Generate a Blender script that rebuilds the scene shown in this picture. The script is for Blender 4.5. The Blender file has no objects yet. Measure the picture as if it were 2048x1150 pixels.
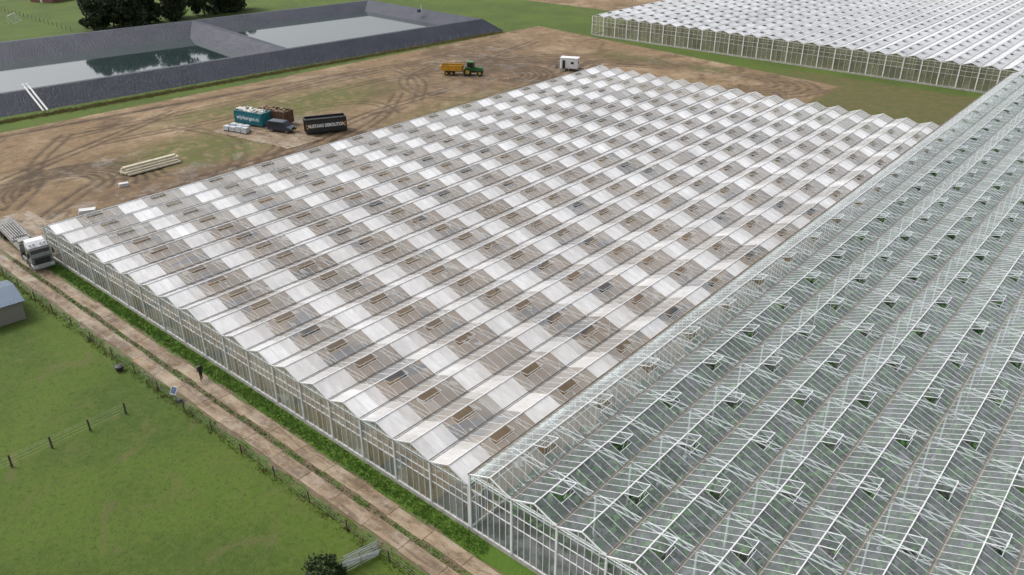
import bpy, bmesh, math, random
import numpy as np
from mathutils import Vector, Matrix
random.seed(7); rng=np.random.default_rng(7)
scene=bpy.context.scene
COL=scene.collection
CAM=(0.0,0.0,45.0)

# ------------------------------------------------------------ materials
class NT:
    def __init__(s,name):
        s.mat=bpy.data.materials.new(name); s.mat.use_nodes=True
        s.t=s.mat.node_tree; s.n=s.t.nodes; s.l=s.t.links
        s.out=s.n['Material Output']; s.b=s.n['Principled BSDF']
        tc=s.n.new('ShaderNodeTexCoord'); s.P=tc.outputs['Object']
    def set(s,sock,v):
        if isinstance(v,bpy.types.NodeSocket): s.l.new(v,sock)
        elif isinstance(v,(tuple,list)) and len(v)==3 and sock.type=='RGBA': sock.default_value=(*v,1)
        else: sock.default_value=v
    def mapping(s,scale=(1,1,1),rot=(0,0,0),vec=None):
        m=s.n.new('ShaderNodeMapping'); s.l.new(vec or s.P,m.inputs[0]); m.inputs['Scale'].default_value=scale; m.inputs['Rotation'].default_value=rot
        return m.outputs[0]
    def noise(s,scale,detail=4,rough=.55,vec=None,dist=0):
        m=s.n.new('ShaderNodeTexNoise'); s.l.new(vec or s.P,m.inputs['Vector'])
        m.inputs['Scale'].default_value=scale; m.inputs['Detail'].default_value=detail; m.inputs['Roughness'].default_value=rough; m.inputs['Distortion'].default_value=dist
        return m.outputs['Fac']
    def wave(s,scale,dist=0,vec=None,dirn='X'):
        m=s.n.new('ShaderNodeTexWave'); s.l.new(vec or s.P,m.inputs['Vector']); m.bands_direction=dirn
        m.inputs['Scale'].default_value=scale; m.inputs['Distortion'].default_value=dist; return m.outputs['Fac']
    def math(s,op,a,b=0.0,c=None,clamp=False):
        m=s.n.new('ShaderNodeMath'); m.operation=op; m.use_clamp=clamp
        s.set(m.inputs[0],a); s.set(m.inputs[1],b)
        if c is not None: s.set(m.inputs[2],c)
        return m.outputs[0]
    def rng(s,v,a,b,c=0.0,d=1.0):
        m=s.n.new('ShaderNodeMapRange'); s.set(m.inputs[0],v)
        for i,x in enumerate((a,b,c,d)): m.inputs[i+1].default_value=x
        m.interpolation_type='SMOOTHSTEP'; return m.outputs[0]
    def mix(s,f,a,b):
        m=s.n.new('ShaderNodeMix'); m.data_type='RGBA'
        s.set(m.inputs[0],f); s.set(m.inputs[6],a); s.set(m.inputs[7],b); return m.outputs[2]
    def attr(s,name):
        m=s.n.new('ShaderNodeAttribute'); m.attribute_name=name; return m
    def bump(s,h,strength=.5,dist=.1):
        m=s.n.new('ShaderNodeBump'); s.l.new(h,m.inputs['Height']); m.inputs['Strength'].default_value=strength; m.inputs['Distance'].default_value=dist
        s.l.new(m.outputs[0],s.b.inputs['Normal'])
    def fin(s,color=None,rough=None,metal=None):
        if color is not None: s.set(s.b.inputs['Base Color'],color)
        if rough is not None: s.set(s.b.inputs['Roughness'],rough)
        if metal is not None: s.b.inputs['Metallic'].default_value=metal
        return s.mat

_pc={}
def paint(name,c,rough=.5,metal=0.0,var=.25,scale=1.5):
    """painted / plain surface with dirt variation"""
    if name in _pc: return _pc[name]
    m=NT(name); n=m.noise(scale,6,.65); f=m.rng(n,.35,.7)
    d=tuple(x*(1-var) for x in c)
    _pc[name]=m.fin(m.mix(f,tuple(c),d),m.rng(m.noise(3,3),.2,.8,rough*.8,min(1,rough*1.2)),metal)
    return _pc[name]

def glassmat(name,hazecol,tint=(.93,.96,.96),rough=.06,refl=1.5,base=1.0,blot=.12):
    m=NT(name); m.n.remove(m.b)
    tr=m.n.new('ShaderNodeBsdfTransparent'); tr.inputs[0].default_value=(*tint,1)
    df=m.n.new('ShaderNodeBsdfDiffuse')
    nn=m.noise(.35,5,.6)
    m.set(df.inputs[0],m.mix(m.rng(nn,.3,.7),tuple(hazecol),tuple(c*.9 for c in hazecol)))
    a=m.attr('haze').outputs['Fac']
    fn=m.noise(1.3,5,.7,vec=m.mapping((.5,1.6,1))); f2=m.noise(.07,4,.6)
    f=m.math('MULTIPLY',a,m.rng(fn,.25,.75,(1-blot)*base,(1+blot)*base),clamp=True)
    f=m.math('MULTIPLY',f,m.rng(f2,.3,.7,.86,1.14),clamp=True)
    mx=m.n.new('ShaderNodeMixShader'); m.l.new(f,mx.inputs[0]); m.l.new(tr.outputs[0],mx.inputs[1]); m.l.new(df.outputs[0],mx.inputs[2])
    lw=m.n.new('ShaderNodeLayerWeight'); lw.inputs[0].default_value=.5
    p=m.math('POWER',lw.outputs['Facing'],4.5); p=m.math('MULTIPLY_ADD',p,refl*.8,.05*refl,clamp=True)
    gl=m.n.new('ShaderNodeBsdfGlossy'); gl.inputs['Roughness'].default_value=rough; gl.inputs[0].default_value=(.97,.98,1,1)
    m2=m.n.new('ShaderNodeMixShader'); m.l.new(p,m2.inputs[0]); m.l.new(mx.outputs[0],m2.inputs[1]); m.l.new(gl.outputs[0],m2.inputs[2])
    m.l.new(m2.outputs[0],m.out.inputs[0]); return m.mat

# ------------------------------------------------------------ mesh helpers
class MB:
    def __init__(s): s.v=[]; s.f=[]; s.m=[]
    def add(s,vs,fs,mi=0):
        o=len(s.v); s.v.extend(vs); s.f.extend([tuple(i+o for i in f) for f in fs]); s.m.extend([mi]*len(fs))
    def box(s,x0,x1,y0,y1,z0,z1,mi=0):
        s.add([(x0,y0,z0),(x1,y0,z0),(x1,y1,z0),(x0,y1,z0),(x0,y0,z1),(x1,y0,z1),(x1,y1,z1),(x0,y1,z1)],
              [(3,2,1,0),(4,5,6,7),(0,1,5,4),(1,2,6,5),(2,3,7,6),(3,0,4,7)],mi)
    def beam(s,p,q,w,h=None,mi=0):
        h=h or w; px,py,pz=p; qx,qy,qz=q
        dx,dy,dz=qx-px,qy-py,qz-pz; L=math.sqrt(dx*dx+dy*dy+dz*dz) or 1; dx/=L;dy/=L;dz/=L
        if abs(dz)>.95: ax,ay,az=1,0,0
        else:
            k=math.hypot(dx,dy); ax,ay,az=-dy/k,dx/k,0
        bx,by,bz=dy*az-dz*ay,dz*ax-dx*az,dx*ay-dy*ax
        w/=2;h/=2; vs=[]
        for (x,y,z) in (p,q):
            for (a,b) in ((-w,-h),(w,-h),(w,h),(-w,h)):
                vs.append((x+ax*a+bx*b,y+ay*a+by*b,z+az*a+bz*b))
        s.add(vs,[(3,2,1,0),(4,5,6,7),(0,1,5,4),(1,2,6,5),(2,3,7,6),(3,0,4,7)],mi)
    def cyl(s,p,q,r,r2=None,n=12,mi=0):
        r2=r if r2 is None else r2
        p=Vector(p);q=Vector(q);d=(q-p).normalized()
        a=d.orthogonal().normalized(); b=d.cross(a); vs=[]
        for (c,rr) in ((p,r),(q,r2)):
            for i in range(n):
                t=2*math.pi*i/n; vs.append(tuple(c+a*(rr*math.cos(t))+b*(rr*math.sin(t))))
        fs=[(i,(i+1)%n,n+(i+1)%n,n+i) for i in range(n)]+[tuple(range(n-1,-1,-1)),tuple(range(n,2*n))]
        s.add(vs,fs,mi)
    def prism(s,prof,y0,y1,mi=0,inset=0,zi=None):
        n=len(prof); vs=[]
        for y,sg in ((y0,1),(y1,-1)):
            for (x,z) in prof:
                vs.append((x,y+(sg*inset if zi is not None and z>zi else 0),z))
        s.add(vs,[tuple(range(n-1,-1,-1)),tuple(range(n,2*n))]+[(i,(i+1)%n,n+(i+1)%n,n+i) for i in range(n)],mi)
    def obj(s,name,mats,parent=None,loc=(0,0,0),rot=0,bevel=0,smooth=False):
        me=bpy.data.meshes.new(name); me.from_pydata(s.v,[],s.f)
        if not isinstance(mats,(list,tuple)): mats=[mats]
        for m in mats: me.materials.append(m)
        me.polygons.foreach_set('material_index',s.m)
        if bevel:
            bm=bmesh.new(); bm.from_mesh(me); bmesh.ops.recalc_face_normals(bm,faces=bm.faces)
            bmesh.ops.bevel(bm,geom=list(bm.edges),offset=bevel,segments=2,affect='EDGES',profile=.5,clamp_overlap=True)
            bm.to_mesh(me); bm.free()
        if smooth: me.shade_smooth()
        return link(name,me,parent,loc,rot)
def link(name,me,parent=None,loc=(0,0,0),rot=0):
    o=bpy.data.objects.new(name,me); COL.objects.link(o); o.location=loc; o.rotation_euler=(0,0,rot)
    if parent: o.parent=parent
    return o
def thing(name,label,cat,loc=(0,0,0),rot=0,group=None):
    o=link(name,None,None,loc,rot); tag(o,label,cat,group); return o
def tag(o,label,cat=None,group=None,kind=None):
    if label: o['label']=label
    if cat: o['category']=cat
    if group: o['group']=group
    if kind: o['kind']=kind
    return o
def copy_thing(src,loc,rot):
    c=src.copy(); COL.objects.link(c); c.location=loc; c.rotation_euler=(0,0,rot)
    for ch in src.children:
        d=ch.copy(); COL.objects.link(d); d.parent=c
        for g in ch.children:
            e=g.copy(); COL.objects.link(e); e.parent=d
    return c
def npmesh(name,V,F,mats,parent=None):
    me=bpy.data.meshes.new(name); V=np.asarray(V,dtype=np.float32); F=np.asarray(F,dtype=np.int32)
    k=F.shape[1]; n=len(F)
    me.vertices.add(len(V)); me.vertices.foreach_set('co',V.ravel())
    me.loops.add(n*k); me.loops.foreach_set('vertex_index',F.ravel())
    me.polygons.add(n); me.polygons.foreach_set('loop_start',np.arange(0,n*k,k,dtype=np.int32))
    me.update(calc_edges=True)
    for m in (mats if isinstance(mats,list) else [mats]): me.materials.append(m)
    return link(name,me,parent)
def leaf_quads(C,size):
    C=np.asarray(C); n=len(C)
    a=rng.normal(size=(n,3)); a/=np.linalg.norm(a,axis=1)[:,None]
    b=rng.normal(size=(n,3)); b-=a*(a*b).sum(1)[:,None]; b/=np.linalg.norm(b,axis=1)[:,None]
    sz=(size*(.6+.8*rng.random(n)))[:,None]
    V=np.stack([C-a*sz,C-b*sz*.55,C+a*sz,C+b*sz*.55],1).reshape(-1,3)
    F=np.arange(4*n).reshape(n,4); return V,F
def tufts(C,h,blades=5,spread=.12):
    C=np.repeat(np.asarray(C),blades,axis=0); n=len(C)
    base=C+np.c_[rng.normal(size=(n,2))*spread,np.zeros(n)]
    ang=rng.random(n)*6.283; w=.03+.03*rng.random(n)
    hh=h*(.5+rng.random(n)); lean=rng.normal(size=(n,2))*.3*hh[:,None]
    d=np.c_[np.cos(ang)*w,np.sin(ang)*w,np.zeros(n)]
    V=np.stack([base-d,base+d,base+np.c_[lean,hh]],1).reshape(-1,3)
    return V,np.arange(3*n).reshape(n,3)

# ------------------------------------------------------------ shared materials
WHITE=paint('white_steel',(.80,.81,.82),.4,0,.12)
WHITE2=paint('galvanised_frame',(.66,.68,.68),.45,.0,.2)
GUT=paint('weathered_gutter',(.12,.10,.075),.7,.0,.4,.8)
GUTN=paint('grey_brown_gutter',(.28,.24,.19),.7,.0,.4,.8)
RIDGE=paint('ridge_bar_metal',(.80,.80,.80),.5,.0,.2)
CONC=paint('concrete',(.42,.40,.37),.9,0,.4,2)
BLACKR=paint('tyre_rubber',(.025,.025,.025),.85,0,.2)
DKGL=paint('dark_window_glass',(.015,.02,.025),.08,0,.1)
STEEL=paint('galvanised_steel',(.45,.46,.47),.35,.7,.2)
DARK=paint('dark_chassis',(.04,.04,.042),.6,0,.3)
RUST=paint('rusty_steel',(.16,.085,.05),.8,0,.5,2.5)
WOOD=paint('weathered_wood',(.10,.075,.05),.9,0,.5,4)
CREAM=paint('cream_beam',(.66,.60,.45),.6,0,.3,2)
def leafmat(name,c1,c2,scale=.8):
    m=NT(name); n=m.noise(scale,3); n2=m.noise(9,2)
    c=m.mix(m.rng(n,.35,.65),c1,c2); c=m.mix(m.math('MULTIPLY',n2,.5),c,tuple(x*.4 for x in c1))
    return m.fin(c,.7)
LEAF=leafmat('dark_foliage',(.026,.046,.016),(.06,.092,.03))
CROP=leafmat('crop_foliage',(.06,.155,.045),(.13,.25,.085),.5)
GRASSB=leafmat('grass_blades',(.08,.17,.015),(.11,.21,.025))
DRYB=leafmat('dry_grass_blades',(.26,.20,.08),(.15,.15,.04))

# ------------------------------------------------------------ ground
def smooth(d,a,b):
    t=np.clip((d-a)/(b-a),0,1); return t*t*(3-2*t)
xs=np.concatenate([[-2500,-1400,-900,-650,-500,-420,-360],np.arange(-320,-176,2.),np.arange(-176,-100,.4),np.arange(-100,42,1.),[50,70,110,180,320,600,1200,2500]])
ys=np.concatenate([[-2000,-900,-400,-180,-80,-40,-20],np.arange(-8,30,1.),np.arange(30,206,.4),np.arange(206,262,2.),[280,320,380,500,800,1400,2500]])
X,Y=np.meshgrid(xs,ys); 
xl=-170.5+(Y-50)/150*5
ym=201.5-(X+140)*.16
soil=np.minimum.reduce([smooth(X-xl,-1.5,1.5),smooth(Y,31,32.5),np.where(X<-104,1,smooth(Y,153,155)),smooth(ym-Y,-1.5,1.5),smooth(-66-X,-8,3)])
soil=np.maximum(soil,smooth(Y,243,247)*smooth(-150-X,0,3)*smooth(X,-262,-255))
def ga(cx,cy,rx,ry,a=0): 
    c,s=math.cos(a),math.sin(a); u=(X-cx)*c+(Y-cy)*s; v=-(X-cx)*s+(Y-cy)*c
    return np.exp(-((u/rx)**2+(v/ry)**2)**1.5)
green=np.clip(ga(-144,104,9,19)+1.1*ga(-134,69,8,12)+.8*ga(-127,72,4,8)+.8*ga(-153,84,4,12)+.6*ga(-118,185,12,5)+.5*ga(-120,120,4,20)+.8*ga(-95,186,6,4),0,1)
wet=np.clip(ga(-133,148,17,24)+1.*ga(-113,105,6,60)+.8*ga(-128,88,14,12)+.8*ga(-152,165,10,22)+.9*ga(-120,54,9,18)+.6*ga(-100,185,30,6)+.7*ga(-138,55,6,10)+.7*ga(-124,66,5,9)+.6*ga(-158,120,8,14),0,1)
thin=smooth(X,-90,-70)*smooth(Y,152,155)*smooth(-Y,-200.5,-197)*smooth(-X,30,33)
strip=smooth(Y,31.2,31.6)*smooth(-Y,-34,-33.2)*smooth(X,-107,-105)
trk=np.zeros_like(X)
def seg(x0,y0,x1,y1,w=.35,a=1.):
    m=3*w; i0,i1=np.searchsorted(xs,[min(x0,x1)-m,max(x0,x1)+m]); j0,j1=np.searchsorted(ys,[min(y0,y1)-m,max(y0,y1)+m])
    if i1<=i0 or j1<=j0: return
    xx=X[j0:j1,i0:i1]; yy=Y[j0:j1,i0:i1]
    dx,dy=x1-x0,y1-y0; t=np.clip(((xx-x0)*dx+(yy-y0)*dy)/(dx*dx+dy*dy),0,1)
    d=np.hypot(xx-x0-t*dx,yy-y0-t*dy); trk[j0:j1,i0:i1]=np.maximum(trk[j0:j1,i0:i1],a*np.exp(-(d/w)**2))
def arc(cx,cy,r,a0,a1,w=.35,a=1.,ex=1.):
    global trk
    u=(X-cx)/ex; v=Y-cy; d=np.abs(np.hypot(u,v)-r); th=np.degrees(np.arctan2(v,u))%360
    m=((th-a0)%360)<=((a1-a0)%360); trk=np.maximum(trk,a*np.exp(-(d/w)**2)*m)
def line(pts,a=1.,w=.38,gauge=.95):
    for _ in range(3):
        n=[pts[0]]
        for (p,q) in zip(pts[:-1],pts[1:]): n+=[(p[0]*.75+q[0]*.25,p[1]*.75+q[1]*.25),(p[0]*.25+q[0]*.75,p[1]*.25+q[1]*.75)]
        pts=n+[pts[-1]]
    for (p,q) in zip(pts[:-1],pts[1:]):
        dx,dy=q[0]-p[0],q[1]-p[1]; L=math.hypot(dx,dy); nx,ny=-dy/L*gauge,dx/L*gauge
        for s in (-1,1): seg(p[0]+s*nx,p[1]+s*ny,q[0]+s*nx,q[1]+s*ny,w,a)
for k in range(8): arc(-133+.6*k,46,4+k*1.35,20+8*k,250+5*k,.38,1.)
for k in range(6): arc(-130,148,5+k*1.5,-60+k*12,200-k*9,.40,1.)
for k in range(6): arc(-84,180,4.5+k*1.6,-80,100-5*k,.38,.9,1.5)
for k in range(4): line([(-100-k,186-k*1.8),(-118,186-k*4),(-135,176-k*5),(-146,158-k*4)],.9)
for k in range(5): line([(-110.2-1.7*k,36),(-110-1.9*k,70),(-110.4-1.5*k,110),(-111-2.3*k,150),(-118-3*k,172)],1-.1*k)
line([(-150,60),(-146,90),(-150,120),(-144,150),(-150,185)],.9); line([(-158,55),(-157,95),(-155,130),(-158,180)],.8)
line([(-140,36),(-150,58),(-160,80)],1.); line([(-119,60),(-120,84),(-128,100),(-130,130)],1.); line([(-118,88),(-123,104),(-136,120)],.9)
line([(-141,92),(-140,104),(-134,112),(-124,108)],.9); line([(-147,94),(-148,108),(-140,118)],.8)
line([(-116,60),(-122,72),(-136,78),(-150,74)],.9); line([(-113,66),(-124,80),(-126,84)],.9)
line([(-128,36),(-137,44),(-146,46),(-160,58)],.9);line([(-121,38),(-132,52),(-136,64)],.9);line([(-155,140),(-140,160),(-120,172)],.9)
line([(-160,62),(-152,88),(-160,112),(-156,150)],.8); line([(-128,118),(-140,132),(-156,136)],.8); line([(-116,130),(-128,120),(-146,128),(-152,146)],.8)
seg(-169,40,-162.5,104,.9,1.); seg(-162.5,104,-160,128,.7,.8)
for k in range(5): arc(-141,98,3+1.5*k,180,330,.36,.9)
for k in range(4): arc(-146,150,6+2*k,30,170,.38,.8)
trk=trk*np.clip(soil+thin,0,1)
Z=-.12*trk
V=np.stack([X,Y,Z],-1).reshape(-1,3)
nx,ny=len(xs),len(ys); idx=np.arange(nx*ny).reshape(ny,nx)
F=np.stack([idx[:-1,:-1],idx[:-1,1:],idx[1:,1:],idx[1:,:-1]],-1).reshape(-1,4)
CR=[(-190,20),(-173,188),(-229,191),(-254,20)]   # reservoir crest
cx=((X[:-1,:-1]+X[1:,1:])/2).ravel(); cy=((Y[:-1,:-1]+Y[1:,1:])/2).ravel()
ins=np.ones(len(cx),bool)
for i in range(4):
    a,b=CR[i],CR[(i+1)%4]; ins&=((b[0]-a[0])*(cy-a[1])-(b[1]-a[1])*(cx-a[0]))>0
F=F[~ins]
g=NT('ground_grass_and_soil')
a1=g.attr('mask_a'); sp=g.n.new('ShaderNodeSeparateColor'); g.l.new(a1.outputs['Color'],sp.inputs[0]); fS,fG,fW=sp.outputs
a2=g.attr('mask_b'); sp2=g.n.new('ShaderNodeSeparateColor'); g.l.new(a2.outputs['Color'],sp2.inputs[0]); fT,fN,fM=sp2.outputs
nb=g.noise(.09,6,.6); nm=g.noise(.5,8,.65); nf=g.noise(5,5,.7)
gr=g.mix(g.rng(g.noise(.06,6,.65),.4,.6),(.052,.096,.006),(.082,.136,.009))
gr=g.mix(g.math('MULTIPLY',g.rng(g.noise(.9,9,.8),.44,.62),.65),gr,(.10,.13,.020))
gr=g.mix(g.math('MULTIPLY',g.rng(g.noise(2.2,7,.8),.48,.66),.75),gr,(.030,.056,.005))
gr=g.mix(g.math('MULTIPLY',g.rng(nf,.4,.7),.35),gr,(.040,.068,.007))
gr=g.mix(g.math('MULTIPLY',g.rng(g.noise(.2,9,.75,dist=1.4),.53,.67),.55),gr,(.125,.11,.045))
gr=g.mix(g.math('MULTIPLY',fM,.7),gr,(.080,.165,.012))
so=g.mix(g.rng(nm,.3,.7),(.27,.185,.10),(.175,.115,.062))
so=g.mix(g.rng(nb,.45,.7),so,(.355,.265,.165))
so=g.mix(g.math('MULTIPLY',g.rng(g.noise(1.3,8,.75,dist=.8),.48,.72),.8),so,(.105,.063,.032))
so=g.mix(g.math('MULTIPLY',fW,g.rng(g.noise(.25,6,.7),.35,.65,.25,.9)),so,(.105,.068,.040))
so=g.mix(g.math('MULTIPLY',g.rng(g.noise(.12,7,.7,vec=g.mapping((1,.5,1)),dist=1.5),.51,.63),.7),so,(.095,.06,.032))
tn=g.math('MULTIPLY',fT,g.rng(g.noise(.4,5,.7),.3,.6,.45,1)); so=g.mix(tn,so,(.045,.030,.018))
gp=g.math('MULTIPLY',fG,g.rng(nm,.28,.6),clamp=True); so=g.mix(gp,so,(.10,.11,.025))
e=g.math('ADD',fS,g.math('MULTIPLY',g.math('SUBTRACT',nm,.5),1.1)); e=g.rng(e,.4,.6)
th=g.mix(g.rng(nm,.3,.65),(.14,.10,.043),(.08,.09,.02)); gr=g.mix(g.math('MULTIPLY',fN,.92),gr,th)
c=g.mix(e,gr,so)
rw=g.math('MULTIPLY',g.rng(g.noise(.22,5,.65),.5,.62),fW); rw=g.math('MULTIPLY',rw,e)
g.bump(g.math('ADD',g.math('MULTIPLY',nf,.5),nm),.8,.3)
GROUND=g.fin(c,g.rng(rw,0,1,.95,.2))
go=npmesh('ground',V,F,GROUND); tag(go,'green meadow and churned brown building soil','ground',kind='structure')
for nme,chs in (('mask_a',(soil,green,wet)),('mask_b',(trk,thin,strip))):
    at=go.data.color_attributes.new(nme,'FLOAT_COLOR','POINT')
    at.data.foreach_set('color',np.stack([*[q.ravel() for q in chs],np.ones(X.size)],-1).astype(np.float32).ravel())
go.data.shade_smooth()

# ------------------------------------------------------------ reservoir
def offset(Q,d):
    n=len(Q); out=[]; L=[]
    for i in range(n):
        a=Vector(Q[i]);b=Vector(Q[(i+1)%n]); t=(b-a).normalized(); nn=Vector((-t.y,t.x)); L.append((a+nn*d,t))
    for i in range(n):
        p,t=L[i-1]; q,u=L[i]; k=((q.x-p.x)*u.y-(q.y-p.y)*u.x)/(t.x*u.y-t.y*u.x)
        out.append((p.x+t.x*k,p.y+t.y*k))
    return out
m=NT('pond_liner')
c=m.mix(m.rng(m.noise(.2,6,.6),.3,.7),(.038,.043,.064),(.058,.064,.088))
c=m.mix(m.math('MULTIPLY',m.rng(m.noise(.5,7,.75,vec=m.mapping((1,.25,.3))),.56,.74),.4),c,(.13,.13,.14))
c=m.mix(m.math('MULTIPLY',m.rng(m.noise(.8,5,.7,vec=m.mapping((.25,2.2,1)),dist=.5),.56,.68),.35),c,(.13,.135,.15))
m.bump(m.noise(.9,6,.6,vec=m.mapping((1,2.5,1)),dist=1.5),.8,.4); m.b.inputs['Specular IOR Level'].default_value=.3; LINER=m.fin(c,.5)
b=MB(); rings=[(-4.6,-.05),(-.0,3.5),(1.2,3.52),(11.2,-1.6),(14,-3.0)]
for (d0,z0),(d1,z1) in zip(rings[:-1],rings[1:]):
    A=offset(CR,d0);B=offset(CR,d1)
    for i in range(4):
        j=(i+1)%4; b.add([(*A[i],z0),(*A[j],z0),(*B[j],z1),(*B[i],z1)],[(0,1,2,3)])
A=offset(CR,14); b.add([(*p,-3.0) for p in A],[(0,1,2,3)])
p=Vector((-180.6,122.4));q=Vector((-237.6,129.8));t=(q-p).normalized();n_=Vector((-t.y,t.x))
pr=[(-8.5,-3.0),(-.9,3.40),(.9,3.40),(8.5,-3.0)]
vs=[(p.x+n_.x*a,p.y+n_.y*a,z) for a,z in pr]+[(q.x+n_.x*a,q.y+n_.y*a,z) for a,z in pr]
vs[0]=(vs[0][0]-12,vs[0][1]+1.5,vs[0][2]);vs[3]=(vs[3][0]-12,vs[3][1]+1.5,vs[3][2]);vs[4]=(vs[4][0]+12,vs[4][1]-1.5,vs[4][2]);vs[7]=(vs[7][0]+12,vs[7][1]-1.5,vs[7][2])
b.add(vs,[(0,1,5,4),(1,2,6,5),(2,3,7,6)])
bo=b.obj('reservoir_bank',LINER); tag(bo,'dark grey plastic lined banks of two irrigation basins','reservoir',kind='structure')
m=NT('basin_water'); m.bump(m.noise(1.6,3,.5,vec=m.mapping((1,2,1))),.04,.03)
m.b.inputs['Specular IOR Level'].default_value=.9; m.b.inputs['IOR'].default_value=1.6
WATER=m.fin(m.mix(m.rng(m.noise(.03,3),.3,.7),(.028,.045,.046),(.038,.058,.058)),.04)
I=offset(CR,3)
def onl(a,b,t): return (a[0]+(b[0]-a[0])*t,a[1]+(b[1]-a[1])*t)
tn_=(122-20)/168; tf=(130-20)/171
N1=onl(I[0],I[1],tn_);F1=onl(I[3],I[2],tf)
wa=MB(); wa.add([(*I[0],-.1),(*N1,-.1),(*F1,-.1),(*I[3],-.1)],[(0,1,2,3)]); tag(wa.obj('water',WATER),'still dark water in the lined basin','water',kind='structure')
wa=MB(); wa.add([(*N1,1.0),(*I[1],1.0),(*I[2],1.0),(*F1,1.0)],[(0,1,2,3)]); tag(wa.obj('water',WATER),'still pale water in the lined basin','water',kind='structure')

# ------------------------------------------------------------ road of slabs
m=NT('road_slabs'); tnt=m.attr('tint').outputs['Fac']
c=m.mix(tnt,(.32,.24,.155),(.23,.17,.11))
c=m.mix(m.math('MULTIPLY',m.rng(m.noise(.7,8,.75,vec=m.mapping((.35,1.6,1)),dist=.6),.40,.62),.88),c,(.11,.072,.042))
c=m.mix(m.math('MULTIPLY',m.rng(m.noise(.25,6,.7),.5,.62),.5),c,(.40,.33,.25))
c=m.mix(m.math('MULTIPLY',m.rng(m.noise(2.5,6,.7),.52,.7),.5),c,(.40,.35,.28))
m.bump(m.noise(4,5),.4,.03); SLAB=m.fin(c,m.rng(m.noise(.6,3),.4,.6,.9,.35))
def slabs(name,label,rects):
    b=MB(); tin=[]
    for (x0,x1,y0,y1) in rects:
        z=.05+random.random()*.02; g=.012; b.box(x0+g,x1-g,y0+g,y1-g,-.05,z); tin+= [random.random()]*6
    o=b.obj(name,SLAB); at=o.data.attributes.new('tint','FLOAT','FACE'); at.data.foreach_set('value',tin); tag(o,label,'road',kind='structure'); return o
R=[]
for (ya,yb,off) in ((27.85,29.2,0),(29.8,31.1,.9)):
    x=-170+off
    while x<30:
        L=3.9+random.random()*.1; dj=random.uniform(-.1,.1); R.append((x,x+L,ya+dj,yb+dj)); x+=L+.02
slabs('road','two lanes of muddy concrete slabs along the meadow',R)
m=NT('road_mud'); c=m.mix(m.rng(m.noise(1.2,7,.7),.35,.65),(.10,.068,.04),(.15,.11,.06)); c=m.mix(m.rng(m.noise(.5,6,.7),.46,.56,0,.9),c,(.07,.11,.015)); m.bump(m.noise(3,5),.6,.1); MUD=m.fin(c,.7)
b=MB(); N=200
for i in range(N):
    x0=-170+i; x1=x0+1; w0=27.55+.14*math.sin(x0*.9)+.1*math.sin(x0*2.3); w1=27.55+.14*math.sin(x1*.9)+.1*math.sin(x1*2.3)
    u0=31.35+.12*math.sin(x0*.7+1);u1=31.35+.12*math.sin(x1*.7+1)
    b.add([(x0,w0,.006),(x1,w1,.006),(x1,u1,.006),(x0,u0,.006)],[(0,1,2,3)])
tag(b.obj('road_bed',MUD),'wet brown mud between and beside the slabs','road',kind='structure')
R=[]
for i in range(9):
    for j in range(3): R.append((-126+2*i,-124+2*i,32+1.9*j,33.9+1.9*j))
slabs('paving','concrete slab yard beside the glasshouse corner',[r for r in R if r[1]<-107.5])
R=[(-141+2.0*i,-139+2.0*i,77+2*j+(.3*i),79+2*j+(.3*i)) for i in range(10) for j in range(4) if not(i<2 and j>2)]
slabs('paving','concrete slab hardstanding under the skips',R)

# ------------------------------------------------------------ greenhouses
def replicate(mesh,places,name,parent,mats):
    nv=len(mesh.vertices); co=np.empty(nv*3); mesh.vertices.foreach_get('co',co); co=co.reshape(-1,3)
    b=MB(); fs=[tuple(p.vertices) for p in mesh.polygons]; mi=[p.material_index for p in mesh.polygons]
    for pl in places:
        o=len(b.v); b.v.extend(map(tuple,co+np.array(pl))); b.f.extend([tuple(i+o for i in f) for f in fs]); b.m.extend(mi)
    return b.obj(name,mats,parent)
def place(mesh,places,name,parent,mats,face_haze=None):
    base=parent.location
    places=sorted(places,key=lambda p:(base.x+p[0]-CAM[0])**2+(base.y+p[1]-CAM[1])**2+900*(1 if base.x+p[0]>0 else 0)**2)
    for p in places[:100]:
        link(name,mesh,parent,p)
    if places[100:]:
        o=replicate(mesh,places[100:],name,parent,mats); o['kind']='stuff'
        if face_haze:
            hv=[face_haze[i%len(face_haze)] for i in range(len(o.data.polygons))]
            o.data.attributes.new('haze','FLOAT','FACE').data.foreach_set('value',hv)

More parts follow.
